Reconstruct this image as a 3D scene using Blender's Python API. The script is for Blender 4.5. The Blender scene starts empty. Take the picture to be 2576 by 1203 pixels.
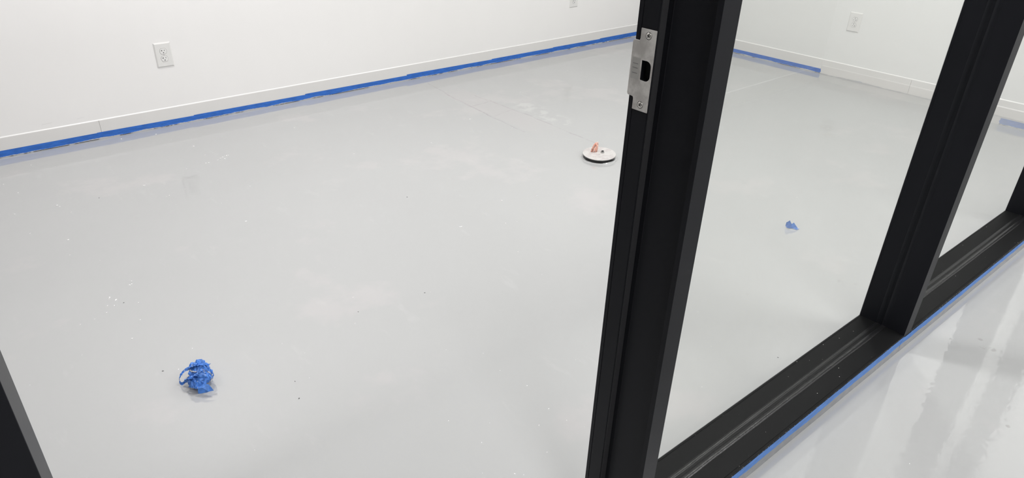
import bpy, bmesh, math, random
from mathutils import Vector, Matrix, noise
random.seed(7)
C = bpy.context.scene.collection
SC = bpy.context.scene

# ------------------------------------------------------------------ camera
CAM_H = 1.35
R_ = Vector((0.78237, -0.62255, 0.01734)); F_ = Vector((0.551426, 0.679610, -0.483857))
F_.normalize(); R_ = (R_ - F_ * R_.dot(F_)).normalized(); U_ = R_.cross(F_)
cd = bpy.data.cameras.new('camera'); cam = bpy.data.objects.new('camera', cd); C.objects.link(cam)
m = Matrix((R_, U_, -F_)).transposed().to_4x4(); m.translation = Vector((0, 0, CAM_H))
cam.matrix_world = m
cd.sensor_width = 36.0; cd.sensor_fit = 'HORIZONTAL'
cd.lens = 36.0 * 1735.9 / 2576
cd.shift_x = (1288 - 1241.25) / 2576; cd.shift_y = (597.87 - 601.5) / 2576
cd.clip_start = 0.02
SC.camera = cam

# ------------------------------------------------------------------ world, light, exposure
w = bpy.data.worlds.new('world'); SC.world = w; w.use_nodes = True
w.node_tree.nodes['Background'].inputs[0].default_value = (0.9, 0.95, 1.0, 1)
w.node_tree.nodes['Background'].inputs[1].default_value = 0.3
SC.view_settings.view_transform = 'Standard'; SC.view_settings.look = 'None'
SC.view_settings.exposure = -0.17; SC.view_settings.gamma = 1.0
SC.view_settings.use_curve_mapping = False

CEIL = 2.8
def panel(x, y, sx, sy, energy, col=(1, 0.985, 0.985)):
    ld = bpy.data.lights.new('ceiling_lamp', 'AREA'); ld.shape = 'RECTANGLE'
    ld.size = sx; ld.size_y = sy; ld.energy = energy; ld.color = col
    o = bpy.data.objects.new('ceiling_lamp', ld); C.objects.link(o); o.location = (x, y, CEIL - 0.02)
    return o
# office room
panel(-0.9, 2.90, 0.3, 0.3, 14)
panel(0.85, 2.95, 0.3, 0.3, 27)
panel(1.55, 1.55, 0.3, 0.3, 36)
panel(3.70, 1.93, 0.3, 0.3, 36, (0.99, 1.0, 0.97))
# corridor
panel(0.3, -0.62, 0.6, 0.3, 25)
panel(3.1, -0.62, 1.1, 0.3, 45)

# ------------------------------------------------------------------ material helpers
class NT:
    def __init__(s, name):
        s.m = bpy.data.materials.new(name); s.m.use_nodes = True
        s.t = s.m.node_tree; s.t.nodes.clear()
        s.out = s.t.nodes.new('ShaderNodeOutputMaterial')
    def n(s, typ, ins=None, **kw):
        nd = s.t.nodes.new(typ)
        for k, v in kw.items(): setattr(nd, k, v)
        for k, v in (ins or {}).items(): s.set(nd.inputs[k], v)
        return nd
    def set(s, sock, v):
        if isinstance(v, bpy.types.NodeSocket): s.t.links.new(v, sock)
        else: sock.default_value = v
    def math(s, op, a, b=0.0, c=None, clamp=False):
        nd = s.n('ShaderNodeMath', operation=op, use_clamp=clamp)
        s.set(nd.inputs[0], a); s.set(nd.inputs[1], b)
        if c is not None: s.set(nd.inputs[2], c)
        return nd.outputs[0]
    def ramp(s, x, a, b, lo=0.0, hi=1.0, smooth=True):
        nd = s.n('ShaderNodeMapRange', interpolation_type='SMOOTHSTEP' if smooth else 'LINEAR')
        nd.clamp = True
        for i, v in enumerate((x, a, b, lo, hi)): s.set(nd.inputs[i], v)
        return nd.outputs[0]
    def noise(s, vec, scale, detail=2.0, rough=0.5, dim='3D'):
        nd = s.n('ShaderNodeTexNoise', noise_dimensions=dim)
        s.set(nd.inputs['Vector'], vec); nd.inputs['Scale'].default_value = scale
        nd.inputs['Detail'].default_value = detail; nd.inputs['Roughness'].default_value = rough
        return nd.outputs['Fac']
    def mix(s, f, a, b):
        nd = s.n('ShaderNodeMix', data_type='RGBA')
        s.set(nd.inputs['Factor'], f)
        s.set(nd.inputs['A'], (*a, 1) if isinstance(a, tuple) and len(a) == 3 else a)
        s.set(nd.inputs['B'], (*b, 1) if isinstance(b, tuple) and len(b) == 3 else b)
        for i, sk in enumerate(nd.inputs):
            pass
        return [o for o in nd.outputs if o.type == 'RGBA'][0]
    def pos(s):
        g = s.n('ShaderNodeNewGeometry'); return g.outputs['Position']
    def xyz(s, v):
        nd = s.n('ShaderNodeSeparateXYZ', {0: v}); return nd.outputs
    def vscale(s, v, sc):
        nd = s.n('ShaderNodeVectorMath', operation='MULTIPLY'); s.set(nd.inputs[0], v); nd.inputs[1].default_value = sc
        return nd.outputs[0]
    def seg(s, u, v, p, q):
        """distance from (u,v) to the segment p-q"""
        dx, dy = q[0] - p[0], q[1] - p[1]; L = math.hypot(dx, dy); dx /= L; dy /= L
        a = s.math('SUBTRACT', u, p[0]); b = s.math('SUBTRACT', v, p[1])
        al = s.math('ADD', s.math('MULTIPLY', a, dx), s.math('MULTIPLY', b, dy))
        pe = s.math('ABSOLUTE', s.math('SUBTRACT', s.math('MULTIPLY', a, dy), s.math('MULTIPLY', b, dx)))
        o = s.math('MAXIMUM', s.math('SUBTRACT', s.math('MULTIPLY', al, -1), 0), s.math('SUBTRACT', al, L))
        o = s.math('MAXIMUM', o, 0.0)
        return s.math('ADD', pe, o)
    def bsdf(s, bump=None, bstr=0.1, bdist=0.001, **ins):
        nd = s.n('ShaderNodeBsdfPrincipled')
        for k, v in ins.items():
            k = k.replace('_', ' ')
            if isinstance(v, tuple) and len(v) == 3: v = (*v, 1)
            s.set(nd.inputs[k], v)
        if bump is not None:
            b = s.n('ShaderNodeBump'); b.inputs['Strength'].default_value = bstr
            b.inputs['Distance'].default_value = bdist; s.set(b.inputs['Height'], bump)
            s.t.links.new(b.outputs[0], nd.inputs['Normal'])
        s.t.links.new(nd.outputs[0], s.out.inputs[0]); return nd

def simple(name, col, rough, metal=0.0, nscale=None, namp=0.08, bscale=None, bstr=0.05, bdist=0.0005):
    s = NT(name); p = s.pos(); c = (*col, 1)
    if nscale:
        f = s.noise(p, nscale, 3)
        c = s.mix(f, tuple(x * (1 - namp) for x in col), tuple(min(1, x * (1 + namp)) for x in col))
    bump = s.noise(p, bscale, 2) if bscale else None
    s.bsdf(bump, bstr, bdist, Base_Color=c, Roughness=rough, Metallic=metal); return s.m

# painted drywall
def wall_mat(name, col, marks=()):
    s = NT(name); p = s.pos(); x, y, z = s.xyz(p)
    f = s.ramp(s.noise(p, 0.9, 3), 0.3, 0.7)
    c = s.mix(f, tuple(v * 0.985 for v in col), col)
    f2 = s.ramp(s.noise(s.vscale(p, (3, 3, 0.6)), 2.0, 4), 0.35, 0.7)
    c = s.mix(s.math('MULTIPLY', f2, 0.25), c, tuple(v * 0.97 for v in col))
    for a, b, wd in marks:
        d = s.seg(x, z, a, b); k = s.ramp(d, wd * 0.4, wd, 1, 0)
        c = s.mix(s.math('MULTIPLY', k, 0.5), c, tuple(v * 0.8 for v in col))
    b = s.math('ADD', s.noise(p, 220, 2), s.math('MULTIPLY', s.noise(p, 35, 2), 0.6))
    s.bsdf(b, 0.12, 0.0006, Base_Color=c, Roughness=0.55); return s.m

# glossy grey epoxy floor
def floor_mat():
    s = NT('grey_epoxy'); p = s.pos(); x, y, z = s.xyz(p)
    base = (0.462, 0.466, 0.467)
    c = s.mix(s.ramp(s.noise(p, 0.8, 4), 0.35, 0.68), tuple(v * 0.965 for v in base), base)
    # pale pink tint where the primer shows through
    pk = s.ramp(s.noise(s.vscale(p, (1, 1, 1)), 1.7, 5, 0.6), 0.56, 0.66)
    c = s.mix(s.math('MULTIPLY', pk, 0.28), c, (0.56, 0.525, 0.53))
    # soft trowel smears
    sm = s.ramp(s.noise(s.vscale(p, (4, 1.3, 1)), 3.0, 6, 0.65), 0.60, 0.72)
    c = s.mix(s.math('MULTIPLY', sm, 0.14), c, (0.58, 0.58, 0.58))
    # the filled trench: two long saw cuts and a few cross cuts
    wob = s.math('MULTIPLY', s.math('SUBTRACT', s.noise(p, 9, 3), 0.5), 0.03)
    xx = s.math('ADD', x, wob); yy = s.math('ADD', y, wob)
    brk = s.ramp(s.noise(p, 13, 5, .65), 0.40, 0.60, 0.12, 0.85)
    lines = [((2.53, 3.86), (2.485, 3.54), .5), ((2.485, 3.56), (2.447, 3.0), .9), ((2.447, 3.0), (2.44, 2.75), .5),
             ((2.62, 3.45), (2.645, 2.95), .8), ((2.645, 2.95), (2.64, 2.40), .6),
             ((2.47, 3.28), (2.635, 3.30), .55), ((2.46, 3.06), (2.64, 3.09), .4), ((2.50, 3.60), (2.61, 3.52), .4)]
    for a, b, k in lines:
        d = s.seg(xx, yy, a, b)
        g = s.math('MULTIPLY', s.ramp(d, 0.0015, 0.009, 1, 0), s.math('MULTIPLY', brk, k))
        c = s.mix(g, c, (0.34, 0.32, 0.33))
    inside = s.math('MULTIPLY', s.math('MULTIPLY', s.ramp(xx, 2.45, 2.48), s.ramp(xx, 2.63, 2.65, 1, 0)),
                    s.math('MULTIPLY', s.ramp(y, 2.55, 2.9), s.ramp(y, 3.5, 3.7, 1, 0)))
    c = s.mix(s.math('MULTIPLY', inside, 0.38), c, (0.49, 0.465, 0.47))
    # bright trowel skip beside the trench
    k = s.math('MULTIPLY', s.ramp(s.seg(xx, yy, (2.75, 3.15), (2.72, 2.75)), 0.01, 0.12, 1, 0), s.ramp(s.noise(p, 14, 4), 0.45, 0.6))
    c = s.mix(s.math('MULTIPLY', k, 0.35), c, (0.62, 0.61, 0.61))
    # smudges and drips of their own shape: x, y, radius, colour, strength
    for sx, sy, r, col, st in [(3.92, 1.77, .055, (.50, .50, .49), .6), (3.81, 1.70, .04, (.52, .52, .50), .5),
                               (3.2, 3.18, .05, (.56, .56, .54), .5), (3.05, 3.03, .04, (.57, .57, .55), .4),
                               (2.384, .412, .009, (.42, .42, .41), .7), (2.347, .393, .011, (.46, .46, .45), .6),
                               (2.356, .368, .013, (.38, .38, .37), .7), (2.20, .455, .016, (.55, .55, .54), .5),
                               (2.006, .207, .007, (.40, .40, .39), .7), (2.31, .482, .02, (.58, .58, .57), .4),
                               (2.47, 2.19, .03, (.50, .50, .50), .0)]:
        d = s.math('SQRT', s.math('ADD', s.math('POWER', s.math('SUBTRACT', xx, sx), 2), s.math('POWER', s.math('SUBTRACT', yy, sy), 2)))
        g = s.math('MULTIPLY', s.ramp(d, r * 0.6, r * 1.15, 1, 0), s.math('MULTIPLY', s.ramp(s.noise(p, 60, 3), 0.35, 0.6), st))
        c = s.mix(g, c, tuple(v * 0.82 for v in col))
    # grey coat lapped thickly along the far wall edge
    # fine white grit
    v = s.n('ShaderNodeTexVoronoi', {'Vector': p, 'Scale': 26.0}); v.feature = 'F1'
    hit = s.math('MULTIPLY', s.ramp(v.outputs['Distance'], 0.018, 0.035, 1, 0),
                 s.ramp(s.xyz(v.outputs['Color'])[0], 0.90, 0.92))
    c = s.mix(s.math('MULTIPLY', hit, 0.6), c, (0.88, 0.88, 0.88))
    # gloss varies with the roller passes; orange peel
    rg = s.ramp(s.noise(s.vscale(p, (2.2, 0.8, 1)), 1.5, 4), 0.35, 0.65, 0.008, 0.022)
    peel = s.math('ADD', s.math('MULTIPLY', s.noise(p, 52, 1.2, .5), 1.6), s.math('MULTIPLY', s.noise(p, 5, 1), 2.0))
    s.bsdf(peel, 0.24, 0.00045, Base_Color=c, Roughness=rg, IOR=1.75); return s.m

def tape_mat(name, zsplit, zamp, blue, grey, crack=True):
    """blue masking tape whose lower edge carries a ragged lap of the grey floor paint"""
    s = NT(name); p = s.pos(); x, y, z = s.xyz(p)
    al = s.math('ADD', x, y)
    cv = s.n('ShaderNodeCombineXYZ'); s.set(cv.inputs[0], al)
    n1 = s.noise(cv.outputs[0], 5.0, 6, 0.62); n2 = s.noise(p, 180, 3)
    lim = s.math('ADD', zsplit, s.math('MULTIPLY', s.math('SUBTRACT', n1, 0.5), zamp))
    lim = s.math('ADD', lim, s.math('MULTIPLY', s.math('SUBTRACT', n2, 0.5), 0.005))
    g = s.ramp(z, s.math('SUBTRACT', lim, 0.0012), s.math('ADD', lim, 0.0012), 1, 0)
    wr = s.noise(s.vscale(p, (30, 30, 120)), 1.0, 4)
    b = s.mix(s.ramp(wr, 0.3, 0.7), tuple(v * 0.86 for v in blue), tuple(v * 1.12 for v in blue))
    gn = s.mix(s.noise(p, 40, 4), tuple(v * 0.8 for v in grey), tuple(v * 1.15 for v in grey))
    c = s.mix(g, b, gn)
    if crack:
        br = s.ramp(s.noise(cv.outputs[0], 3.1, 5, 0.7), 0.47, 0.53)
        k = s.math('MULTIPLY', s.ramp(s.math('ABSOLUTE', s.math('SUBTRACT', z, 0.0028)), 0.0010, 0.0020, 1, 0), br)
        c = s.mix(k, c, (0.03, 0.03, 0.035))
    rg = s.ramp(g, 0, 1, 0.55, 0.18)
    s.bsdf(s.math('ADD', wr, s.math('MULTIPLY', n2, 0.4)), 0.25, 0.0008, Base_Color=c, Roughness=rg); return s.m

def black_mat(name, col, rough, specks=0.0):
    s = NT(name); p = s.pos(); x, y, z = s.xyz(p)
    c = s.mix(s.noise(p, 7, 4), tuple(v * 0.85 for v in col), tuple(v * 1.15 for v in col))
    if specks:
        v = s.n('ShaderNodeTexVoronoi', {'Vector': p, 'Scale': 85.0})
        h = s.math('MULTIPLY', s.ramp(v.outputs['Distance'], 0.07, 0.11, 1, 0), s.ramp(s.xyz(v.outputs['Color'])[0], 1 - specks, 1 - specks + 0.01))
        c = s.mix(h, c, (0.75, 0.74, 0.70))
        # dried paint grit along the top of the front face
        v2 = s.n('ShaderNodeTexVoronoi', {'Vector': p, 'Scale': 300.0})
        zone = s.math('MULTIPLY', s.ramp(y, 0.5515, 0.5530, 1, 0), s.ramp(z, 0.0535, 0.0598, 1, 0))
        h2 = s.math('MULTIPLY', s.ramp(v2.outputs['Distance'], 0.25, 0.35, 1, 0), s.math('MULTIPLY', s.ramp(s.xyz(v2.outputs['Color'])[0], 0.72, 0.74), zone))
        c = s.mix(h2, c, (0.85, 0.83, 0.80))
    s.bsdf(s.noise(p, 900, 2), 0.15, 0.0003, Base_Color=c, Roughness=rough, Specular_IOR_Level=0.12); return s.m

def glass_mat():
    """thin pane: both outer faces reflect alike, a ray leaving the pane passes straight through"""
    s = NT('clear_glass')
    g = s.n('ShaderNodeNewGeometry')
    tr = s.n('ShaderNodeBsdfTransparent', {'Color': (0.90, 0.91, 0.892, 1)})
    out = s.n('ShaderNodeBsdfTransparent', {'Color': (1, 1, 1, 1)})
    gl = s.n('ShaderNodeBsdfGlossy', {'Color': (1, 1, 1, 1), 'Roughness': 0.0})
    r = s.n('ShaderNodeFresnel', {'IOR': 1.45}).outputs[0]
    r2 = s.math('DIVIDE', s.math('MULTIPLY', r, 1.6), s.math('ADD', r, 1.0))
    mx = s.n('ShaderNodeMixShader', {0: r2, 1: tr.outputs[0], 2: gl.outputs[0]})
    m2 = s.n('ShaderNodeMixShader', {0: g.outputs['Backfacing'], 1: mx.outputs[0], 2: out.outputs[0]})
    s.t.links.new(m2.outputs[0], s.out.inputs[0]); return s.m

def steel_mat():
    s = NT('brushed_steel'); p = s.pos()
    n = s.noise(s.vscale(p, (1, 1, 1)), 38, 4, 0.6); st = s.noise(s.vscale(p, (400, 400, 12)), 1.0, 2)
    c = s.mix(s.ramp(n, 0.35, 0.7), (0.50, 0.48, 0.455), (0.74, 0.72, 0.69))
    s.bsdf(st, 0.06, 0.0003, Base_Color=c, Roughness=s.ramp(n, 0.3, 0.7, 0.30, 0.5), Metallic=0.45); return s.m

M = {}
M['wall'] = wall_mat('warm_white_paint', (0.91, 0.895, 0.887), [((0.30, 0.129), (0.345, 0.131), .0016), ((0.46, 0.128), (0.49, 0.13), .0012)])
M['wall_b'] = wall_mat('white_paint', (0.85, 0.85, 0.84))
M['wall_dark'] = simple('grey_paint', (0.30, 0.30, 0.305), 0.6)
M['ceil'] = wall_mat('ceiling_paint', (0.85, 0.85, 0.84))
M['base'] = simple('white_vinyl', (0.77, 0.755, 0.74), 0.42, nscale=6, namp=0.02, bscale=30, bstr=0.06)
M['caulk'] = simple('white_caulk', (0.92, 0.91, 0.90), 0.35)
M['floor'] = floor_mat()
BLUE = (0.028, 0.148, 0.56); GREY = (0.50, 0.505, 0.52)
M['tape'] = tape_mat('blue_tape_painted', 0.0065, 0.026, BLUE, GREY)
M['tape_sill'] = tape_mat('blue_tape_sill', 0.026, 0.018, (0.085, 0.235, 0.62), (0.29, 0.295, 0.31), False)  # paler blue than the wall tape: light from above is put into the colour
M['frame'] = black_mat('black_aluminium', (0.0105, 0.0110, 0.0138), 0.42)
M['sill'] = black_mat('black_aluminium_dusty', (0.0070, 0.0072, 0.0077), 0.55, 0.075)
M['rubber'] = simple('black_rubber', (0.009, 0.009, 0.010), 0.36, nscale=60, namp=0.3, bscale=140, bstr=0.4, bdist=0.002)
M['dark'] = simple('dark_recess', (0.006, 0.006, 0.007), 0.7)
M['glass'] = glass_mat()
M['steel'] = steel_mat()
M['tongue'] = simple('dull_steel', (0.43, 0.42, 0.40), 0.5, 0.3, nscale=80, namp=0.1)
M['screw'] = simple('nickel', (0.66, 0.64, 0.60), 0.25, 0.9)
M['plate'] = simple('white_plastic', (0.80, 0.79, 0.775), 0.28)
M['recept'] = simple('white_thermoplastic', (0.83, 0.82, 0.81), 0.25)
M['slot'] = simple('black_slot', (0.01, 0.01, 0.01), 0.6)
M['groove'] = simple('shadow_gap_grey', (0.22, 0.215, 0.21), 0.6)
M['fleck'] = simple('white_dust', (0.93, 0.93, 0.93), 0.5)
M['grit'] = simple('dark_grit', (0.12, 0.12, 0.12), 0.6)

# ------------------------------------------------------------------ geometry helpers
def link(name, bm, mat, parent=None, bevel=0.0, smooth=False, seg=2):
    me = bpy.data.meshes.new(name); bm.normal_update(); bm.to_mesh(me); bm.free()
    me.materials.append(mat) if not isinstance(mat, (list, tuple)) else [me.materials.append(q) for q in mat]
    o = bpy.data.objects.new(name, me); C.objects.link(o)
    if parent is not None: o.parent = parent; o.matrix_parent_inverse = parent.matrix_world.inverted()
    if smooth:
        for f in me.polygons: f.use_smooth = True
    if bevel:
        b = o.modifiers.new('bevel', 'BEVEL'); b.width = bevel; b.segments = seg; b.limit_method = 'ANGLE'; b.angle_limit = 0.6
    return o
def box(bm, a, b):
    n0 = len(bm.faces)
    vs = [bm.verts.new((x, y, z)) for x in (a[0], b[0]) for y in (a[1], b[1]) for z in (a[2], b[2])]
    for f in ((0, 1, 3, 2), (4, 6, 7, 5), (0, 4, 5, 1), (2, 3, 7, 6), (0, 2, 6, 4), (1, 5, 7, 3)):
        bm.faces.new([vs[i] for i in f])
    bmesh.ops.recalc_face_normals(bm, faces=list(bm.faces)[n0:])
def prism(bm, poly, axis, a, b):
    """extrude a closed 2D polygon along an axis; polygon coords are the other two axes in order"""
    def P(q, t):
        if axis == 'x': return (t, q[0], q[1])
        if axis == 'y': return (q[0], t, q[1])
        return (q[0], q[1], t)
    A = [bm.verts.new(P(q, a)) for q in poly]; B = [bm.verts.new(P(q, b)) for q in poly]; n = len(poly)
    for i in range(n): bm.faces.new((A[i], A[(i + 1) % n], B[(i + 1) % n], B[i]))
    bm.faces.new(A[::-1]); bm.faces.new(B)
    bmesh.ops.recalc_face_normals(bm, faces=bm.faces)
def tag(o, label=None, cat=None, group=None, kind=None):
    for k, v in (('label', label), ('category', cat), ('group', group), ('kind', kind)):
        if v: o[k] = v
    return o
def empty(name, loc, rot=(0, 0, 0)):
    o = bpy.data.objects.new(name, None); C.objects.link(o); o.empty_display_size = 0.05
    o.matrix_world = Matrix.Translation(loc) @ Matrix.Rotation(rot[2], 4, 'Z'); return o
def boxobj(name, a, b, mat, parent=None, bevel=0.0):
    bm = bmesh.new(); box(bm, a, b); return link(name, bm, mat, parent, bevel)
def struct(o): o['kind'] = 'structure'; return o

# ------------------------------------------------------------------ room shell
X0, X1 = -3.0, 5.0            # inside faces of left and right walls
YA = 3.989                    # inside face of the back wall
YC = -1.093                   # corridor wall
YP0, YP1 = 0.548, 0.690       # partition front and back planes
struct(boxobj('floor', (X0 - .1, YC - .1, -0.10), (X1 + .1, YA + .1, 0.0), M['floor']))
struct(boxobj('ceiling', (X0 - .1, YC - .1, CEIL), (X1 + .1, YA + .1, CEIL + .1), M['ceil']))
struct(boxobj('wall_back', (X0 - .1, YA, 0), (X1, YA + .1, CEIL), M['wall']))
struct(boxobj('wall_right', (X1 + .004, YC - .1, 0), (X1 + .104, YA + .1, CEIL), M['wall_b']))
struct(boxobj('wall_left', (X0 - .1, YC, 0), (X0, YA, CEIL), M['wall_dark']))
struct(boxobj('wall_corridor', (X0 - .1, YC - .1, 0), (X1, YC - .004, CEIL), M['wall_b']))
XE = 4.83                     # corridor end wall
struct(boxobj('wall_corridor_end', (XE + .004, YC - .004, 0), (X1 + .004, YP0 - .0005, CEIL), M['wall_b']))
struct(boxobj('wall_front', (X0, YP0 + .01, 0), (-0.086, YP1 - .01, CEIL), M['wall_b']))

# baseboards: vinyl lengths with a rounded top and a caulk bead
def baseboard(name, lengths, axis, face, sgn, h=0.101):
    e = empty(name, (0, 0, 0)); struct(e)
    t = 0.0045
    prof = [(face, 0.0), (face - sgn * t * .2, h), (face - sgn * (t - 0.0004), h), (face - sgn * (t + .0006), 0.0)]
    prof = [(face + sgn * t, 0.0), (face + sgn * t, h + .002), (face + sgn * .0012, h), (face, h - .0025), (face, 0.0)]
    for a, b in lengths:
        bm = bmesh.new()
        if axis == 'x': prism(bm, prof, 'x', a, b)
        else: prism(bm, prof, 'y', a, b)
        link('baseboard_length', bm, M['base'], e)
    bm = bmesh.new(); a = min(q[0] for q in lengths); b = max(q[1] for q in lengths)
    cp = [(face + sgn * .0005, h), (face + sgn * .0045, h), (face + sgn * .0045, h + .005)]
    prism(bm, cp, axis, a, b); link('caulk_bead', bm, M['caulk'], e, smooth=False)
    return e
baseboard('baseboard_back', [(X0, 0.552), (0.5535, 4.99)], 'x', YA - .004, 1)
baseboard('baseboard_right', [(YP1, 1.789), (1.7905, YA - .005)], 'y', X1, 1)
baseboard('baseboard_corridor', [(X0, 2.1), (2.1015, XE)], 'x', YC, -1)
baseboard('baseboard_end', [(YC + .005, YP0 - .001)], 'y', XE, 1)

# ------------------------------------------------------------------ blue masking tape along the walls
def tape_strip(a, b, za, zb, lab, mat, axis='x', face=0.0, sgn=-1, group=None, lift=0.0, z0=0.0004, wrinkle=0.0006):
    """thin strip standing on a wall face from a to b, top height za to zb, slightly wrinkled"""
    n = max(6, int(abs(b - a) / 0.02)); bm = bmesh.new(); rows = []
    t = 0.0005
    for i in range(n + 1):
        s = a + (b - a) * i / n; zt = za + (zb - za) * i / n
        if i in (0, n): zt -= 0.0006
        col = []
        for j in range(5):
            z = z0 + (zt - z0) * j / 4
            off = t + lift + wrinkle * max(0, noise.noise(Vector((s * 18, z * 60, 3.1)))) * (1 if 0 < j < 4 else .3)
            if j == 0: off += 0.0012
            sx = s + (0.003 * math.sin(j * 2.3) if i in (0, n) else 0)
            col.append(bm.verts.new((sx, face + sgn * off, z) if axis == 'x' else (face + sgn * off, sx, z)))
        rows.append(col)
    for i in range(n):
        for j in range(4): bm.faces.new((rows[i][j], rows[i + 1][j], rows[i + 1][j + 1], rows[i][j + 1]))
    o = link('masking_tape_strip', bm, mat, smooth=False)
    sd = o.modifiers.new('thick', 'SOLIDIFY'); sd.thickness = 0.0003; sd.offset = 0
    tag(o, lab, 'tape', group); return o
GA = 'blue tape strips along the back wall baseboard'
xs = [-0.9, 0.538, 1.037, 1.714, 2.455, 3.192, 3.808, 4.339, 4.992]
tops = [(.039, .0365), (.0385, .033), (.0365, .0325), (.0375, .0335), (.0405, .034), (.038, .036), (.0395, .036), (.0405, .040)]
labs = ['blue tape strip on back baseboard left of its seam, at the left picture edge',
        'blue tape strip below left outlet, starting just right of the baseboard seam',
        'blue tape strip on back baseboard, third from the left edge of the picture',
        'blue tape strip on back baseboard ending where the floor trench meets the wall',
        'blue tape strip on back baseboard starting just right of the floor trench',
        'blue tape strip on back baseboard, third from its end behind the black jamb',
        'blue tape strip on back baseboard, second from its end behind the black jamb',
        'blue tape strip on back baseboard that runs behind the black door jamb']
for i, lab in enumerate(labs):
    tape_strip(xs[i] - (0.01 if i else 0), xs[i + 1] + 0.0, *tops[i], lab, M['tape'], 'x', YA - .004, -1, GA, lift=0.00025 * (i % 3))
tape_strip(2.41, 3.30, .0345, .032, 'square-ended blue tape strip on the right wall baseboard, behind the first pane', M['tape'], 'y', X1, -1)
tape_strip(3.28, 3.982, .032, .034, 'blue tape strip on the right wall baseboard beside the room corner', M['tape'], 'y', X1, -1, lift=.0003)
tape_strip(2.10, 2.155, .0085, .008, 'tiny torn scrap of blue tape left at the foot of the right wall baseboard', M['tape'], 'y', X1, -1)
tape_strip(0.05, 0.546, .040, .038, 'blue tape strip on the corridor end wall baseboard, seen mirrored in the glass', M['tape'], 'y', XE, -1)
# caulk and paint ridge left where the tape on the right wall has been pulled off
bm = bmesh.new(); rows = []
n = 130
for i in range(n + 1):
    y = 0.70 + (2.41 - 0.70) * i / n
    h = 0.003 + 0.004 * max(0, noise.noise(Vector((y * 9, 0, 0)))) + 0.002 * random.random()
    if 1.95 < y < 2.3: h += .004 * math.sin((y - 1.95) / .35 * math.pi)
    rows.append([bm.verts.new((X1 - .006 - .5 * h, y, 0.0002)), bm.verts.new((X1 - .003, y, h)), bm.verts.new((X1 + .001, y, h * .6))])
for i in range(n):
    for j in range(2): bm.faces.new((rows[i][j], rows[i + 1][j], rows[i + 1][j + 1], rows[i][j + 1]))
o = link('trim_1', bm, simple('dried_grey_paint', (0.40, 0.40, 0.41), 0.3)); struct(o)

# ------------------------------------------------------------------ the black framed glass partition
part = empty('glass_partition', (2.0, YP0, 0))
tag(part, 'black aluminium framed glass partition with open doorway, between room and corridor', 'partition')
SH = 0.060
# door jamb, strike side: hollow profile with a recessed channel and fine grooves
jp = [(.8285, YP0), (.8285, .5575), (.844, .5582), (.844, .6386), (.8431, .6392), (.8431, .6398), (.844, .6404), (.844, .650),
      (.8296, .650), (.8285, .6506), (.8291, .6508), (.8291, .6514), (.8285, .6517), (.8285, .6808), (.8296, .6810), (.8296, .6820), (.8285, .6822), (.8285, YP1), (.8695, YP1), (.8695, YP0)]
bm = bmesh.new(); prism(bm, jp, 'z', 0, CEIL)
jamb = link('door_jamb', bm, M['frame'], part)
jamb['label'] = 'strike side jamb with stepped channel'
cut = boxobj('cutter', (.80, .6535, 1.054), (.840, .6725, 1.086), M['dark'])
bo = jamb.modifiers.new('hole', 'BOOLEAN'); bo.object = cut; bo.operation = 'DIFFERENCE'; bo.solver = 'EXACT'
bpy.context.view_layer.update()
dg = bpy.context.evaluated_depsgraph_get()
me2 = bpy.data.meshes.new_from_object(jamb.evaluated_get(dg)); jamb.modifiers.clear(); jamb.data = me2
bpy.data.objects.remove(cut)
if not jamb.data.materials: jamb.data.materials.append(M['frame'])
b = jamb.modifiers.new('bevel', 'BEVEL'); b.width = .0006; b.segments = 2; b.limit_method = 'ANGLE'; b.angle_limit = 0.9

lj = [(-.0357, YP0), (-.0357, YP1), (-.0767, YP1), (-.0767, YP0)]
bm = bmesh.new(); prism(bm, lj, 'z', 0, CEIL)
o = link('door_jamb', bm, M['frame'], part, bevel=.0008); o['label'] = 'hinge side jamb at the lower left of the picture'
boxobj('door_header', (-.0357, YP0, 2.14), (.8285, YP1, 2.19), M['frame'], part, .0008)
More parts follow.
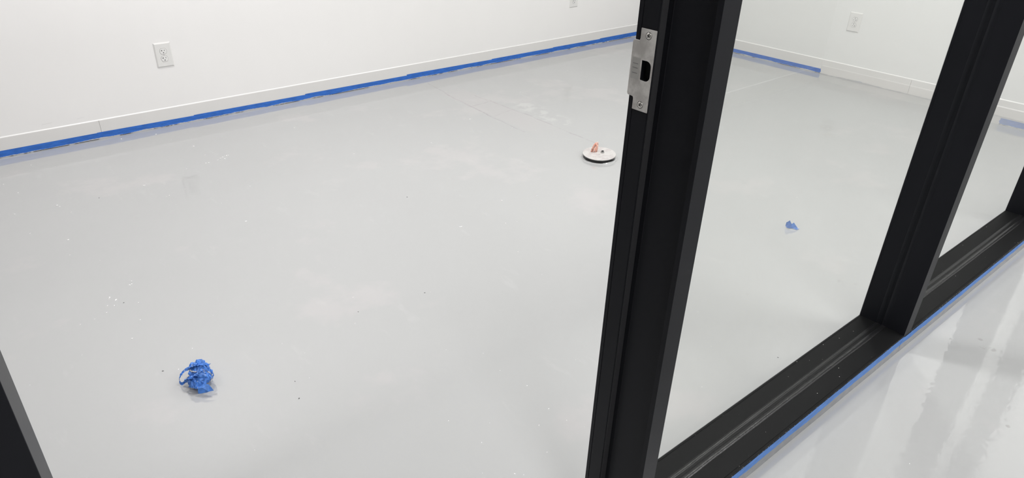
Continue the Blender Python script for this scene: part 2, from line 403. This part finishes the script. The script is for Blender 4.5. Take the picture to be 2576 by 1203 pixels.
# mullions
for x0, x1 in ((2.1055, 2.155), (3.380, 3.430)):
    mp = [(x0, YP0), (x0, YP1 - .0085), (x0 + .0008, YP1 - .0080), (x0 + .0008, YP1 - .0074), (x0, YP1 - .0070), (x0, YP1), (x1, YP1), (x1, YP0)]
    bm = bmesh.new(); prism(bm, mp, 'z', 0, CEIL); link('mullion', bm, M['frame'], part, bevel=.0008)
boxobj('end_jamb', (4.800, YP0, 0), (4.998, YP1, CEIL), M['frame'], part, .0008)
bays = [(.8697, 2.1053), (2.1552, 3.3798), (3.4302, 4.7998)]
for a, bb in bays:
    sp = [(YP0, 0), (YP0, SH - .0005), (YP0 + .0048, SH), (YP0 + .0052, SH - .001), (YP0 + .0060, SH - .001), (YP0 + .0064, SH),
          (YP1 - .0080, SH), (YP1 - .0075, SH - .0006), (YP1 - .0068, SH - .0006), (YP1 - .0063, SH), (YP1, SH), (YP1, 0)]
    bm = bmesh.new(); prism(bm, sp, 'x', a, bb); link('sill_rail', bm, M['sill'], part, bevel=.0005)
    boxobj('head_rail', (a, YP0, CEIL - .06), (bb, YP1, CEIL - .0005), M['frame'], part)
    g = boxobj('glass_pane', (a - .0, .6185, SH - .001), (bb + .0, .6265, CEIL - .055), M['glass'], part)
    # rubber glazing beads, front and back, along the sill and up the sides
    for y0, y1 in ((.6040, .6182), (.6268, .6370)):
        bm = bmesh.new(); nseg = 90
        rows = []
        for i in range(nseg + 1):
            x = a + (bb - a) * i / nseg; hh = (.0022 if y0 < .62 else .0008) + .0007 * noise.noise(Vector((x * 14, y0, 0)))
            yy0 = y0 + .0009 * noise.noise(Vector((x * 9, 5, y0)))
            prof = [(yy0, SH - .0005), (yy0 + .001, SH + hh * .8), ((y0 + y1) / 2, SH + hh), (y1, SH + hh * .75), (y1, SH - .0005)]
            rows.append([bm.verts.new((x, q[0], q[1])) for q in prof])
        for i in range(nseg):
            for j in range(4): bm.faces.new((rows[i][j], rows[i][j + 1], rows[i + 1][j + 1], rows[i + 1][j]))
        bmesh.ops.recalc_face_normals(bm, faces=bm.faces)
        link('glazing_bead', bm, M['rubber'], part, smooth=True)
        for xx, sg in ((a, 1), (bb, -1)):
            bm = bmesh.new(); nseg = 120; rows = []
            for i in range(nseg + 1):
                z = SH + (CEIL - .06 - SH) * i / nseg; hh = .0008 + .0003 * noise.noise(Vector((z * 12, y0, xx)))
                yy0 = y0 + .0008 * noise.noise(Vector((z * 9, 5, y0 + xx)))
                prof = [(xx - sg * .0005, yy0), (xx + sg * hh * .8, yy0 + .001), (xx + sg * hh, (y0 + y1) / 2), (xx + sg * hh * .75, y1), (xx - sg * .0005, y1)]
                rows.append([bm.verts.new((q[0], q[1], z)) for q in prof])
            for i in range(nseg):
                for j in range(4): bm.faces.new((rows[i][j], rows[i][j + 1], rows[i + 1][j + 1], rows[i + 1][j]))
            bmesh.ops.recalc_face_normals(bm, faces=bm.faces)
            link('glazing_bead', bm, M['frame'], part, smooth=True)

sl = boxobj('lit_channel_strip', (.8300, .6488, 0), (.8438, .6499, CEIL - .001), simple('lit_channel_grey', (.030, .030, .033), .6), part); sl['label'] = 'added paler strip along the channel edge, standing in for its lit face'  # added strip, its lighter grey paints in the light on the channel wall
# strike plate on the jamb reveal
XS = .8270
outline = [(.6502, 1.0070), (.6502, 1.1312), (.6793, 1.1312), (.6793, 1.1155), (.6805, 1.1128), (.6905, 1.1128), (.6935, 1.1100), (.6940, 1.0300), (.6925, 1.0268),
           (.6815, 1.0265), (.6800, 1.0240), (.6800, 1.0070)]
hole = [(.6718, 1.0548), (.6718, 1.0846)]
for k in range(0, 9):
    t = math.pi / 2 * k / 8; hole.append((.6625 - .0095 * math.sin(t), 1.0765 + .0085 * math.cos(t)))
for k in range(0, 9):
    t = math.pi / 2 * k / 8; hole.append((.6625 - .0095 * math.cos(t), 1.0625 - .0085 * math.sin(t)))
bm = bmesh.new()
def loop(pts):
    vs = [bm.verts.new((XS, y, z)) for y, z in pts]; return [bm.edges.new((vs[i], vs[(i + 1) % len(vs)])) for i in range(len(vs))]
e1 = loop(outline); e2 = loop(hole)
bmesh.ops.triangle_fill(bm, edges=e1 + e2, use_beauty=True)
for f in list(bm.faces):   # drop any faces filled over the hole
    c = f.calc_center_median()
    if .6535 < c.y < .6715 and 1.0560 < c.z < 1.083: bm.faces.remove(f)
for v in bm.verts:         # lip curls away from the opening
    if v.co.y > .688: v.co.x += .0010
bmesh.ops.recalc_face_normals(bm, faces=bm.faces)
sp = link('strike_plate', bm, M['steel'], part); sp['label'] = 'brushed steel strike plate'
sd = sp.modifiers.new('thick', 'SOLIDIFY'); sd.thickness = .0016; sd.offset = 0
bv = sp.modifiers.new('bevel', 'BEVEL'); bv.width = .0004; bv.segments = 2; bv.limit_method = 'ANGLE'
def tongue():
    bm = bmesh.new(); box(bm, (XS - .00105, .6740, 1.0540), (XS - .0007, .6900, 1.0866))
    return link('latch_ramp', bm, M['tongue'], sp)
tongue()
for zz in (1.0625, 1.0705, 1.0770):
    boxobj('latch_ramp', (XS - .00125, .6775, zz), (XS - .0010, .6875, zz + .0012), M['groove'], sp)
boxobj('latch_pocket', (.8392, .6536, 1.0541), (.8400, .6724, 1.0859), M['dark'], sp)
for cy, cz, rot in ((.6640, 1.1218, .45), (.6647, 1.0168, .7)):
    bm = bmesh.new()
    prof = [(.0000, .0012), (.0022, .00118), (.0042, .0008), (.0050, .0001), (.0050, -.0005)]
    rings = []
    for rr, dx in prof:
        rings.append([bm.verts.new((XS - .0008 - dx, cy + max(rr, 1e-5) * math.cos(a * math.pi / 12), cz + max(rr, 1e-5) * math.sin(a * math.pi / 12))) for a in range(24)])
    for i in range(len(rings) - 1):
        for a in range(24): bm.faces.new((rings[i][a], rings[i][(a + 1) % 24], rings[i + 1][(a + 1) % 24], rings[i + 1][a]))
    # dark countersink ring
    sc = link('screw', bm, M['screw'], sp, smooth=True)
    bm = bmesh.new()
    ra = [bm.verts.new((XS - .00085, cy + .0049 * math.cos(a * math.pi / 12), cz + .0049 * math.sin(a * math.pi / 12))) for a in range(24)]
    rb = [bm.verts.new((XS - .00088, cy + .0057 * math.cos(a * math.pi / 12), cz + .0057 * math.sin(a * math.pi / 12))) for a in range(24)]
    for a in range(24): bm.faces.new((ra[a], ra[(a + 1) % 24], rb[(a + 1) % 24], rb[a]))
    link('countersink', bm, M['dark'], sp)
    bm = bmesh.new()
    for k in (0, 1):
        t = rot + k * math.pi / 2; d = Vector((0, math.cos(t), math.sin(t))); e = Vector((0, -math.sin(t), math.cos(t)))
        c0 = Vector((XS - .00215, cy, cz)); L, Wd = .0026, .00055
        vs = [bm.verts.new(c0 + d * L * s1 + e * Wd * s2 * (1 if abs(s1) else 1)) for s1, s2 in ((-1, -1), (1, -1), (1, 1), (-1, 1))]
        bm.faces.new(vs)
    link('screw_slot', bm, M['slot'], sp)

# tape along the foot of the sill, corridor side
tape_strip(.835, 2.112, .0505, .0535, 'blue tape strip at the foot of the black sill, jamb to first mullion', M['tape_sill'], 'x', YP0, -1, 'blue tape strips along the black sill', wrinkle=.0012)
tape_strip(2.100, 3.6, .0500, .0470, 'blue tape strip along the foot of the black sill, right of the first mullion', M['tape_sill'], 'x', YP0, -1, 'blue tape strips along the black sill', lift=.0004, wrinkle=.0012)
tape_strip(3.58, 4.825, .047, .046, 'blue tape strip along the foot of the black sill, beyond the second mullion', M['tape_sill'], 'x', YP0, -1, 'blue tape strips along the black sill', lift=.0002)

# ------------------------------------------------------------------ wall outlets
def outlet(loc, rz, flip, label, w=.086, h=.129):
    """duplex outlet built facing -Y at the origin, then turned"""
    e = empty('wall_outlet', (0, 0, 0)); tag(e, label, 'outlet')
    t = .0065; s = .0055
    bm = bmesh.new()
    def ring(w_, h_, y, n=4): return [bm.verts.new((sx * w_ / 2, y, sz * h_ / 2)) for sx, sz in ((-1, -1), (1, -1), (1, 1), (-1, 1))]
    r0 = ring(w, h, 0); r1 = ring(w, h, -.002); r2 = ring(w - 2 * s, h - 2 * s, -t)
    for a, b_ in ((r0, r1), (r1, r2)):
        for i in range(4): bm.faces.new((a[i], a[(i + 1) % 4], b_[(i + 1) % 4], b_[i]))
    bm.faces.new(r2); link('cover_plate', bm, M['plate'], e, bevel=.0007)
    rw, rh = .0345, .0285
    for cz in (.0195, -.0195):
        pts = []
        for k in range(40):
            a = 2 * math.pi * k / 40; px, pz = rw / 2 * math.cos(a) * 1.0, rw / 2 * math.sin(a)
            pz = max(-rh / 2, min(rh / 2, pz)); pts.append((px, pz + cz))
        bm = bmesh.new(); prism(bm, [(p_[0], p_[1]) for p_ in pts], 'y', -t - .0018, -t + .002)
        rc = link('receptacle', bm, M['recept'], e, bevel=.0005)
        bm = bmesh.new(); prism(bm, [(p_[0] * 1.055, (p_[1] - cz) * 1.065 + cz) for p_ in pts], 'y', -t - .0002, -t + .001)
        link('receptacle_gap', bm, M['groove'], rc)
        f = -1 if flip else 1; yb = -t - .0021
        def sb(x0, z0, x1, z1):
            x0, x1 = sorted((x0 * f, x1 * f)); z0, z1 = sorted((z0 * f, z1 * f))
            boxobj('slot', (x0, yb, cz + z0), (x1, yb + .0006, cz + z1), M['slot'], rc)
        sb(-.0075, .0005, -.0052, .0082); sb(-.0118, .0030, -.0074, .0052)   # T-shaped slot
        sb(.0052, .0012, .0073, .0078)
        bm = bmesh.new(); gp = [(.0025 * math.cos(a), .0026 * math.sin(a)) for a in [math.pi * k / 8 for k in range(9)]] + [(-.0025, -.0022), (.0025, -.0022)]
        prism(bm, [(q[0] * f, cz + (q[1] - .0073) * f) for q in gp], 'y', yb, yb + .0006)
        link('ground_hole', bm, M['slot'], rc)
    bm = bmesh.new(); prism(bm, [(.0018 * math.cos(2 * math.pi * k / 12), .0018 * math.sin(2 * math.pi * k / 12)) for k in range(12)], 'y', -t - .0006, -t + .001)
    link('screw', bm, M['groove'], e)
    e.location = loc; e.rotation_euler = (0, 0, rz); return e
outlet((.9386, YA, .3893), 0, False, 'white duplex outlet on the back wall above the baseboard at the upper left')
outlet((3.997, YA, .3885), 0, False, 'white duplex outlet on the back wall, cut by the top edge of the picture')
outlet((X1 + .004, 2.2595, .3913), -math.pi / 2, True, 'white duplex outlet upside down on the right wall behind the first pane')

# ------------------------------------------------------------------ floor box cover with cable and bolt
DC = Vector((2.505, 2.238, 0)); DR = .0845
fbx = empty('floor_box', DC); tag(fbx, 'round paint-splashed floor box cover standing proud over a dark recess', 'floor box')
tilt = Matrix.Translation((DC.x, DC.y, .0215)) @ Matrix.Rotation(math.radians(2.2), 4, Vector((.60, -.80, 0)))
s = NT('paint_splashed_plate'); p = s.pos()
c = s.mix(s.ramp(s.noise(p, 30, 5, .65), .45, .6), (.60, .585, .57), (.52, .485, .48))
c = s.mix(s.ramp(s.noise(s.vscale(p, (1, 2.2, 1)), 46, 4, .6), .66, .70), c, (.22, .21, .20))
s.bsdf(s.noise(p, 80, 3), .3, .001, Base_Color=c, Roughness=.45); M['plate_disc'] = s.m
def disc(r, z0, z1, name, mat, parent, n=64, xf=None, bevel=0, jag=0):
    bm = bmesh.new(); pts = [((r + jag * noise.noise(Vector((math.cos(a) * 3, math.sin(a) * 3, 1)))) * math.cos(a), (r + jag * noise.noise(Vector((math.cos(a) * 3, math.sin(a) * 3, 1)))) * math.sin(a)) for a in [2 * math.pi * k / n for k in range(n)]]
    prism(bm, pts, 'z', z0, z1); bm.transform(xf); return link(name, bm, mat, parent, bevel=bevel)
disc(DR, -.0018, .0018, 'cover_plate', M['plate_disc'], fbx, xf=tilt, bevel=.0006)
disc(DR - .005, .0004, .0175, 'ring', simple('black_ring', (.008, .008, .009), .35), fbx, xf=Matrix.Translation(DC), jag=.004)
# flake of dried coating around the cut-out, and the pale curled lip at the front
bm = bmesh.new(); n = 72; ins = []; outs = []; mid = []
for k in range(n):
    a = 2 * math.pi * k / n
    ro = DR + .012 + .007 * noise.noise(Vector((math.cos(a) * 2.5, math.sin(a) * 2.5, 4)))
    ins.append(bm.verts.new((DC.x + (DR - .004) * math.cos(a), DC.y + (DR - .004) * math.sin(a), .0006)))
    mid.append(bm.verts.new((DC.x + (DR + .003) * math.cos(a), DC.y + (DR + .003) * math.sin(a), .0022 + .0016 * noise.noise(Vector((a * 4, 0, 0))))))
    outs.append(bm.verts.new((DC.x + ro * math.cos(a), DC.y + ro * math.sin(a), .0003)))
for k in range(n):
    j = (k + 1) % n
    bm.faces.new((ins[k], ins[j], mid[j], mid[k])); bm.faces.new((mid[k], mid[j], outs[j], outs[k]))
link('coating_edge', bm, simple('rough_grey_coating', (.50, .50, .50), .4, nscale=40, namp=.25, bscale=200, bstr=.4), fbx, smooth=True)
bm = bmesh.new()
pv = None
for k in range(13):
    a = math.radians(248 + k * 4.6 - 12); rr = DR + .004
    q = [(DC.x + rr * math.cos(a), DC.y + rr * math.sin(a), .001), (DC.x + (rr + .002) * math.cos(a), DC.y + (rr + .002) * math.sin(a), .006 + .003 * math.sin(k / 12 * math.pi)), (DC.x + (rr + .005) * math.cos(a), DC.y + (rr + .005) * math.sin(a), .001)]
    cv = [bm.verts.new(v) for v in q]
    if pv: bm.faces.new((pv[0], cv[0], cv[1], pv[1])); bm.faces.new((pv[1], cv[1], cv[2], pv[2]))
    pv = cv
link('peeled_lip', bm, M['floor'], fbx, smooth=True)

def tube(bm, pts, r, n=8, caps=True):
    rings = []
    up0 = Vector((0, 0, 1))
    for i, p_ in enumerate(pts):
        d = (pts[min(i + 1, len(pts) - 1)] - pts[max(i - 1, 0)]).normalized()
        a = d.cross(up0 if abs(d.z) < .95 else Vector((1, 0, 0))).normalized(); b_ = d.cross(a)
        rings.append([bm.verts.new(p_ + (a * math.cos(2 * math.pi * k / n) + b_ * math.sin(2 * math.pi * k / n)) * r) for k in range(n)])
    for i in range(len(rings) - 1):
        for k in range(n): bm.faces.new((rings[i][k], rings[i][(k + 1) % n], rings[i + 1][(k + 1) % n], rings[i + 1][k]))
    if caps: bm.faces.new(rings[0][::-1]); bm.faces.new(rings[-1])
ub = Vector((.782, -.622, 0)); vb = Vector((.622, .782, 0))
cable = empty('cable_loop', (2.503, 2.272, .024)); tag(cable, 'bundle of salmon pink twisted cord looping up from the round floor box cover', 'cable')
M['cord'] = simple('salmon_cord', (.86, .43, .33), .5, nscale=120, namp=.15)
M['cord_pale'] = simple('pale_salmon_cord', (.90, .62, .54), .5, nscale=120, namp=.1)
base = Vector((2.4930, 2.2740, .0225))
for k in range(9):
    bm = bmesh.new(); pts = []
    row = (k % 3 - 1) * .0055; hh = (.046, .038, .050, .030, .044, .052, .026, .040, .034)[k]
    x0 = (-.008, -.004, -.006, .000, -.007, -.002, .001, -.005, .000)[k]; x1 = (.012, .018, .021, .013, .016, .022, .012, .020, .018)[k]
    for i in range(17):
        t = i / 16; a = math.pi * t
        u = x0 + (x1 - x0) * (1 - math.cos(a)) / 2 + .011 * math.sin(a) + .0012 * math.sin(8 * t + k)
        pts.append(base + ub * u + vb * (row + .0025 * math.sin(5 * t + k * 1.7)) + Vector((0, 0, hh * max(0, math.sin(a)) ** .75 - .001)))
    tube(bm, pts, .0024, 8)
    link('cord_strand', bm, M['cord_pale'] if k % 2 else M['cord'], cable, smooth=True)
# bolt
bl = empty('bolt', (2.5235, 2.2335, .0235)); tag(bl, 'small grey steel bolt standing on the round floor box cover beside the pink cord', 'bolt')
bm = bmesh.new(); prism(bm, [(2.5235 + .0100 * math.cos(math.pi / 3 * k), 2.2335 + .0100 * math.sin(math.pi / 3 * k)) for k in range(6)], 'z', .0228, .0300)
link('nut', bm, simple('zinc', (.50, .50, .49), .35, .8), bl, bevel=.0008)
bm = bmesh.new(); prism(bm, [(2.5235 + .0060 * math.cos(math.pi / 8 * k), 2.2335 + .0060 * math.sin(math.pi / 8 * k)) for k in range(16)], 'z', .0302, .0355)
link('threaded_end', bm, simple('dark_steel', (.12, .12, .12), .4, .6), bl, bevel=.0006)

# ------------------------------------------------------------------ crumpled blue tape
def crumple_mat(name, blue):
    s = NT(name); p = s.pos()
    c = s.mix(s.ramp(s.noise(p, 55, 4), .35, .65), tuple(v * .8 for v in blue), tuple(v * 1.25 for v in blue))
    c = s.mix(s.math('MULTIPLY', s.ramp(s.noise(p, 90, 4, .6), .62, .68), .6), c, (.55, .62, .70))
    s.bsdf(s.noise(p, 260, 3), .5, .0012, Base_Color=c, Roughness=.42); return s.m
M['wad'] = crumple_mat('crumpled_blue_tape', (.062, .20, .60))
M['wad_grey'] = simple('painted_tape_edge', (.62, .62, .63), .35, nscale=120, namp=.2)
def lump(bm, c, rx, rv, rz, seed, sub=4, amp=.34):
    """crumpled ball: a sphere pressed in by random folds"""
    rng = random.Random(seed); t = bmesh.new(); bmesh.ops.create_icosphere(t, subdivisions=sub, radius=1)
    planes = []
    for _ in range(26):
        d = Vector((rng.gauss(0, 1), rng.gauss(0, 1), rng.gauss(0, 1))).normalized(); planes.append((d, rng.uniform(-.8, .8), rng.uniform(.10, .30), rng.uniform(.3, 1)))
    for v in t.verts:
        n_ = v.co.normalized(); r = 1.0
        for d, o_, wd, st in planes:
            x = abs(n_.dot(d) - o_) / wd
            if x < 1: r -= amp * .38 * st * (1 - x)
        r += .10 * (1 - 2 * abs(noise.noise(n_ * 3.3 + Vector((seed, 0, 0))))) + .05 * (1 - 2 * abs(noise.noise(n_ * 7.5 + Vector((0, seed, 0)))))
        q = n_ * r; v.co = c + ub * q.x * rx + vb * q.y * rv + Vector((0, 0, q.z * rz))
        if v.co.z < .0006: v.co.z = .0006 + .0004 * rng.random()
    me = bpy.data.meshes.new('tmp'); t.to_mesh(me); t.free(); bm.from_mesh(me); bpy.data.meshes.remove(me)
def ribbon(bm, pts, wdir, width, n=28, amp=.0025, seed=1, taper=0.0):
    """crumpled strip along a smooth path"""
    def cr(t):
        t = t * (len(pts) - 1); i = min(int(t), len(pts) - 2); u = t - i
        p0, p1, p2, p3 = pts[max(i - 1, 0)], pts[i], pts[i + 1], pts[min(i + 2, len(pts) - 1)]
        return .5 * ((2 * p1) + (p2 - p0) * u + (2 * p0 - 5 * p1 + 4 * p2 - p3) * u * u + (3 * p1 - p0 - 3 * p2 + p3) * u ** 3)
    rng = random.Random(seed); ts = [0.0]
    while ts[-1] < 1: ts.append(ts[-1] + rng.uniform(.45, 1.6) / n)
    ts = [t / ts[-1] for t in ts]; rows = []; h = 0.0
    for i, t in enumerate(ts):
        c0 = cr(t); w_ = wdir(t) if callable(wdir) else wdir
        d = (cr(min(1, t + .01)) - cr(max(0, t - .01))).normalized(); nn = d.cross(w_).normalized(); col = []
        wd = width * (1 - taper * t) * rng.uniform(.88, 1.08); skew = rng.uniform(-.8, .8) * width * .22
        for j in range(4):
            f = j / 3 - .5
            col.append(bm.verts.new(c0 + w_.normalized() * f * wd + d * skew * (f + rng.uniform(-.3, .3)) + nn * amp * rng.gauss(0, .75)))
        rows.append(col)
    for i in range(len(rows) - 1):
        for j in range(3):
            a, b_, c_, d_ = rows[i][j], rows[i + 1][j], rows[i + 1][j + 1], rows[i][j + 1]
            if rng.random() < .5: bm.faces.new((a, b_, c_)); bm.faces.new((a, c_, d_))
            else: bm.faces.new((a, b_, d_)); bm.faces.new((b_, c_, d_))
def LW(px_u, px_v, z, o): return o + ub * px_u + vb * px_v + Vector((0, 0, z))
O = Vector((.3155, 1.727, 0))
wad = empty('crumpled_tape_wad', O); tag(wad, 'large crumpled wad of blue masking tape lying on the grey floor at lower left', 'tape wad')
bm = bmesh.new()
lump(bm, LW(.002, -.010, .027, O), .036, .030, .027, 3, amp=.46)
lump(bm, LW(-.002, .022, .033, O), .031, .026, .027, 11, amp=.46)
lump(bm, LW(.022, -.002, .028, O), .024, .024, .022, 19, sub=3)
link('crumpled_body', bm, M['wad'], wad)
bm = bmesh.new()
ribbon(bm, [LW(-.020, .000, .040, O), LW(-.004, -.002, .052, O), LW(.014, .000, .052, O), LW(.034, -.004, .044, O), LW(.045, -.008, .036, O)], vb + Vector((0, 0, .5)), .020, 24, .0022, 5)
ribbon(bm, [LW(-.028, -.008, .020, O), LW(-.012, -.034, .026, O), LW(.012, -.044, .026, O), LW(.034, -.028, .024, O)], Vector((0, 0, 1)) + vb * .5, .020, 22, .0022, 8)
ribbon(bm, [LW(-.030, .016, .040, O), LW(-.010, .004, .055, O), LW(.012, .010, .057, O), LW(.028, .022, .045, O)], vb * .9 + Vector((0, 0, -.4)), .018, 22, .0026, 12)
ribbon(bm, [LW(-.022, -.022, .034, O), LW(-.002, -.030, .044, O), LW(.014, -.016, .052, O)], ub * .5 + vb, .016, 18, .003, 15)
link('tape_fold', bm, M['wad'], wad)
bm = bmesh.new()
ribbon(bm, [LW(.018, -.002, .048, O), LW(.034, -.006, .043, O), LW(.047, -.012, .035, O), LW(.043, -.018, .022, O)], vb * .4 + Vector((0, 0, 1)), .007, 14, .0018, 22)
ribbon(bm, [LW(-.018, -.002, .047, O), LW(-.008, -.010, .048, O), LW(.004, -.012, .050, O)], vb, .005, 10, .0018, 29)
link('painted_edge', bm, M['wad_grey'], wad)['label'] = 'tape edges smeared with pale paint'
bm = bmesh.new()
ribbon(bm, [LW(-.022, .008, .046, O), LW(-.034, .004, .042, O), LW(-.044, -.003, .034, O), LW(-.050, -.008, .024, O), LW(-.051, -.012, .010, O), LW(-.043, -.014, .006, O), LW(-.036, -.010, .010, O), LW(-.026, -.008, .014, O)],
       lambda t: vb * (1 - t) * .8 + Vector((0, 0, .5 + .3 * t)), .012, 30, .0012, 33, .35)
link('curled_tail', bm, M['wad'], wad)['label'] = 'loose tape end curling out at the left'
def sheet(pts_uvz, faces, origin, name, mat, parent=None, thick=.0006):
    bm = bmesh.new(); vs = [bm.verts.new(LW(u, v, z, origin)) for u, v, z in pts_uvz]
    for f in faces: bm.faces.new([vs[i] for i in f])
    bmesh.ops.subdivide_edges(bm, edges=bm.edges, cuts=1)
    for i, v in enumerate(bm.verts): v.co += Vector((0, 0, .0007 * math.sin(i * 12.9)))
    o = link(name, bm, mat, parent); sd = o.modifiers.new('thick', 'SOLIDIFY'); sd.thickness = thick; sd.offset = 0; return o
sheet([(0.019, -.054, .024), (0.020, -.060, .010), (0.033, -.044, .033), (0.037, -.060, .013), (0.047, -.044, .031), (0.051, -.058, .016), (0.057, -.050, .023), (0.034, -.055, .027), (0.063, -.054, .017)],
      [(0, 1, 3, 7), (0, 7, 2), (7, 3, 5), (2, 7, 4), (7, 5, 4), (4, 5, 6), (5, 8, 6)], O, 'torn_flap', M['wad'], wad)['label'] = 'small torn piece hanging off the front'

# small scrap behind the glass
O2 = Vector((2.592, 1.205, 0))
scrap = sheet([(-.020, .010, .006), (-.016, .000, .003), (-.011, .006, .030), (-.004, .002, .018), (.002, -.004, .003), (.004, .004, .022), (.012, -.001, .012), (.020, -.008, .002), (.012, -.010, .001),
               (-.018, .014, .018), (.026, -.006, .006)],
              [(0, 1, 4, 3), (0, 3, 9), (9, 3, 2), (3, 4, 6, 5), (4, 8, 7, 6), (7, 8, 10)], O2, 'tape_scrap', M['wad'])
for v in scrap.data.vertices: v.co = O2 + (v.co - O2) * 1.2
tag(scrap, 'small folded scrap of blue masking tape on the floor behind the first glass pane', 'tape scrap')

# ------------------------------------------------------------------ dust and flecks
WH = [(0.777, 3.321), (0.56, 3.242), (0.608, 3.059), (0.619, 3.063), (0.873, 3.336), (0.885, 3.333), (0.935, 3.343), (0.95, 3.355), (0.965, 3.364), (0.967, 3.337), (0.998, 3.372), (0.989, 3.373), (0.981, 3.381), (0.905, 3.443), (0.897, 3.596), (0.943, 2.947), (0.796, 2.622), (0.8, 2.621), (0.793, 3.893), (0.216, 2.351), (0.212, 2.344), (0.228, 2.32), (0.231, 2.324), (0.217, 2.29), (0.198, 2.302), (0.186, 2.261), (0.285, 2.259), (0.263, 2.151), (0.216, 2.062), (0.104, 2.24), (0.147, 2.243), (0.298, 2.396), (0.291, 2.393), (0.302, 2.416), (0.349, 1.898), (0.285, 1.822), (1.781, 2.141), (1.942, 2.084), (1.657, 1.962), (1.543, 1.748), (1.061, 1.138), (1.046, 1.029), (0.982, 0.998), (1.055, 0.966), (0.82, 1.043), (0.934, 0.913), (0.759, 0.96), (0.821, 0.91), (0.822, 0.908), (0.837, 0.893), (0.797, 1.161), (0.243, 3.136), (0.185, 2.881), (0.167, 2.748), (0.076, 3.028), (0.053, 3.254), (0.096, 3.482), (0.057, 3.626), (0.216, 3.225), (0.209, 3.244), (0.192, 3.803), (0.88, 1.851), (0.812, 1.712), (1.515, 3.016), (0.626, 3.925), (1.434, 3.554), (2.32, 3.099), (1.648, 0.314), (1.923, 2.913)]
DK = [(0.246, 2.289), (0.246, 1.842), (1.461, 2.423), (0.368, 3.22), (0.852, 1.764), (1.768, 0.763), (1.094, 1.726), (0.513, 1.489), (0.535, 1.564)]
def chip(bm, x, y, r, ang=None, asp=1.6):
    a0 = random.uniform(0, 6.28) if ang is None else ang; n = 6; top = []; bot = []
    for k in range(n):
        a = 2 * math.pi * k / n; rr = r * random.uniform(.7, 1.2); u = rr * asp * math.cos(a); v = rr * math.sin(a)
        px, py = x + u * math.cos(a0) - v * math.sin(a0), y + u * math.sin(a0) + v * math.cos(a0)
        top.append(bm.verts.new((px, py, r * .6))); bot.append(bm.verts.new((px, py, .0001)))
    bm.faces.new(top)
    for k in range(n): bm.faces.new((bot[k], bot[(k + 1) % n], top[(k + 1) % n], top[k]))
bm = bmesh.new()
for x, y in WH: chip(bm, x, y, .0011 * math.hypot(x, y) ** .9 * random.uniform(.55, .95))
for x, y, L in ((1.485, 2.049, .016), (.561, 3.241, .011)): chip(bm, x, y, .0022, math.atan2(-.1, .5), L / .0022 * .55)
for _ in range(70):
    x, y = random.uniform(-.2, 3.6), random.uniform(.75, 3.9); chip(bm, x, y, random.uniform(.0004, .0008))
tag(link('dust_fleck', bm, M['fleck']), 'tiny white dust flecks scattered over the grey floor', 'dust', kind='stuff')
bm = bmesh.new()
for x, y in DK: chip(bm, x, y, random.uniform(.0012, .0020))
tag(link('dark_grit', bm, M['grit']), 'tiny dark grit specks scattered over the grey floor', 'grit', kind='stuff')
